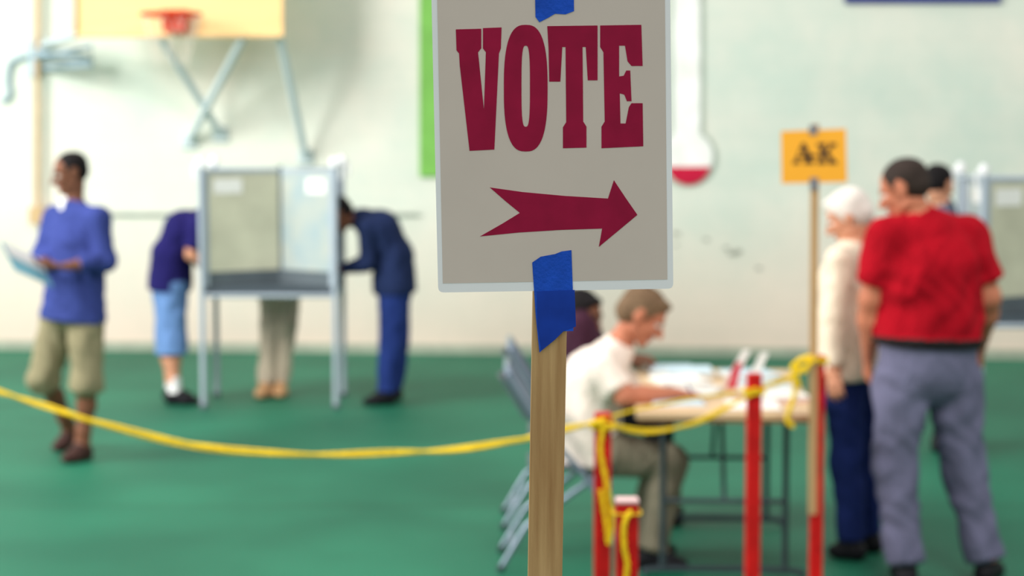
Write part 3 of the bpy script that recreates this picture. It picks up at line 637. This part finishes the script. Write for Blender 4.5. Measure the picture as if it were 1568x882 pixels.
# 5 - seated poll worker writing
Y = 8.72
figure("poll_worker", dict(pelvis=P(905,682,Y), waist=P(898,640,Y), chest=P(913,578,Y), neck=P(948,530,Y), head=P(984,484,Y-.02), hf=(.80,-.12,-.55), hup=(.5,0,.85), fwd=(1,0,0), sideT=(0,1,0),
    sh_l=P(932,555,Y+.18), sh_r=P(922,562,Y-.18), el_l=P(975,612,Y+.2), el_r=P(957,608,Y-.24), wr_l=P(1045,606,Y+.10), wr_r=P(1036,602,Y-.16), pn_l=(0,0,-1), pn_r=(0,0,-1), th_l=(0,-1,0), th_r=(0,1,0), hd_r=(1,.2,-.1), hd_l=(1,-.3,0),
    hip_l=P(915,690,Y+.09), hip_r=P(912,692,Y-.09), kn_l=P(1018,702,Y+.12), kn_r=P(1028,708,Y-.14), an_l=X(978,Y+.12,.09), an_r=X(998,Y-.16,.09), toe_l=X(1028,Y+.12,.03), toe_r=X(1046,Y-.18,.03)),
    dict(shirt=cloth("white_polo", (244, 230, 218), .04, .8), pants=cloth("olive_grey_slacks", (132, 124, 106)), skin=sk_r, hair=h_gr, shoe=shoe_b), sleeve='short', bulk=1.1, belly=1.1, hair='medium', curls=(.3, .6), leg=1.05, hs=1.05)
b = MB(); b.tube([P(1066,612,8.57), P(1052,588,8.50)], .004, mat("pen_plastic", (40, 50, 120), .3), 8); b.obj("pen", True)
# 6 - second seated worker behind
Y = 9.62
figure("poll_worker", dict(pelvis=X(890,Y,.565), waist=X(888,Y,.68), chest=X(888,Y,.88), neck=X(890,Y,1.03), head=P(892,482,Y), hf=(.8,-.5,-.3), fwd=(1,0,0), sideT=(0,1,0),
    sh_l=X(892,Y+.17,.97), sh_r=X(888,Y-.17,.97), el_l=X(905,Y+.2,.75), el_r=X(900,Y-.2,.76), wr_l=X(960,Y+.1,.80), wr_r=X(955,Y-.1,.80), pn_l=(0,0,-1), pn_r=(0,0,-1), th_l=(0,-1,0), th_r=(0,1,0), hd_r=(1,.2,0), hd_l=(1,-.2,0),
    hip_l=X(893,Y+.08,.55), hip_r=X(893,Y-.08,.55), kn_l=X(1010,Y+.1,.53), kn_r=X(1010,Y-.1,.53), an_l=X(1004,Y+.1,.09), an_r=X(1004,Y-.1,.09), toe_l=X(1040,Y+.12,.03), toe_r=X(1040,Y-.12,.03)),
    dict(shirt=cloth("dark_maroon_top", (66, 36, 52)), pants=cloth("black_slacks", (30, 30, 38)), skin=sk_d, hair=h_blk, shoe=shoe_b), sleeve='short', hair='medium', bulk=.92)

# 7 - white haired man at the table
Y = 8.85
figure("voter", dict(pelvis=P(1304,552,Y), waist=P(1302,500,Y), chest=P(1302,430,Y), neck=P(1310,376,Y), head=P(1299,332,Y), hf=(-.86,.25,-.42), fwd=(-.85,.5,0), sideT=(-.5,-.85,0),
    sh_l=P(1286,400,Y-.15), sh_r=P(1326,400,Y+.15), el_l=P(1276,485,Y-.17), el_r=P(1330,480,Y+.18), wr_l=P(1278,562,Y-.20), wr_r=P(1318,555,Y+.2),
    hip_l=P(1294,565,Y-.07), hip_r=P(1314,565,Y+.07), kn_l=P(1296,700,Y-.08), kn_r=P(1320,700,Y+.08), an_l=X(1304,Y-.08,.09), an_r=X(1330,Y+.08,.09), toe_l=X(1275,Y-.03,.03), toe_r=X(1300,Y+.12,.03)),
    dict(shirt=cloth("cream_shirt", (234, 220, 198), .06, .8), pants=cloth("dark_denim", (30, 44, 98)), skin=sk_l, hair=h_wh, shoe=shoe_b), sleeve='long', bulk=1.03, hair='medium', hs=1.0, loose=.018)

# 8 - heavy man in red polo, seen from behind
Y = 8.36
figure("voter", dict(pelvis=P(1420,562,Y), waist=P(1424,500,Y), chest=P(1424,408,Y), neck=P(1405,328,Y), head=P(1384,291,Y), hf=(-.82,.42,-.38), fwd=(-.3,.95,0), sideT=(-.95,-.3,0),
    sh_l=P(1356,360,Y-.06), sh_r=P(1486,358,Y+.07), el_l=P(1334,458,Y-.02), el_r=P(1514,455,Y+.06), wr_l=P(1330,548,Y+.10), wr_r=P(1502,530,Y+.22),
    hip_l=P(1382,584,Y-.03), hip_r=P(1460,584,Y+.03), kn_l=P(1370,722,Y-.02), kn_r=P(1476,722,Y+.04), an_l=X(1388,Y-.08,.09), an_r=X(1510,Y-.02,.09), toe_l=X(1378,Y+.13,.03), toe_r=X(1526,Y+.15,.03)),
    dict(shirt=cloth("red_polo", (168, 12, 30)), pants=cloth("grey_blue_trousers", (106, 106, 132), .15, .7), skin=sk_r, hair=h_dk, shoe=shoe_b), sleeve='short', bulk=1.34, belly=1.08, tuck=True, leg=1.27, arm=1.25, hs=1.05, foldamp=1.7)
# 9 - voter at the far right booth, mostly hidden
Y = 11.75
figure("voter", dict(pelvis=X(1448,Y,.93), waist=X(1448,Y,1.06), chest=X(1446,Y,1.27), neck=X(1442,Y,1.45), head=P(1438,284,Y), hf=(.7,.7,-.3), fwd=(1,0,0), sideT=(0,1,0),
    sh_l=X(1448,Y+.18,1.38), sh_r=X(1446,Y-.18,1.38), el_l=X(1452,Y+.2,1.12), el_r=X(1448,Y-.2,1.12), wr_l=X(1500,Y+.12,.93), wr_r=X(1490,Y-.1,.93),
    hip_l=X(1448,Y+.08,.9), hip_r=X(1448,Y-.08,.9), kn_l=X(1450,Y+.08,.5), kn_r=X(1450,Y-.08,.5), an_l=X(1444,Y+.1,.09), an_r=X(1444,Y-.1,.09), toe_l=X(1476,Y+.1,.03), toe_r=X(1476,Y-.1,.03)),
    dict(shirt=cloth("slate_shirt", (90, 100, 120)), pants=cloth("black_slacks", (30, 30, 38)), skin=sk_l, hair=h_blk, shoe=shoe_b), sleeve='short')

# ------------------------------------------------------------------ light
w = bpy.data.worlds.new("world"); bpy.context.scene.world = w; w.use_nodes = True
bg = w.node_tree.nodes["Background"]; bg.inputs[0].default_value = (1, .985, .96, 1); bg.inputs[1].default_value = .76
def area(name, loc, tgt, size, size_y, power, col=(1, 1, 1)):
    l = bpy.data.lights.new(name, 'AREA'); l.shape = 'RECTANGLE'; l.size = size; l.size_y = size_y; l.energy = power; l.color = col
    o = bpy.data.objects.new(name, l); o.location = loc; o.rotation_euler = (Vector(tgt)-Vector(loc)).to_track_quat('-Z', 'Y').to_euler()
    bpy.context.scene.collection.objects.link(o)
area("high_window_light", (-9, 9, 6.5), (-3.5, 16, 1.5), 6, 3.5, 1250, (1, .98, .94))
area("side_window_light", (-8.5, 6.5, 4.5), (1, 9.5, .8), 3, 2.5, 420, (1, .98, .95))
area("front_fill_light", (2, 3.5, 7), (1.8, 8.2, 1.3), 3, 2, 330, (1, .97, .92))  # overhead fill added on the camera side to brighten people and orange card
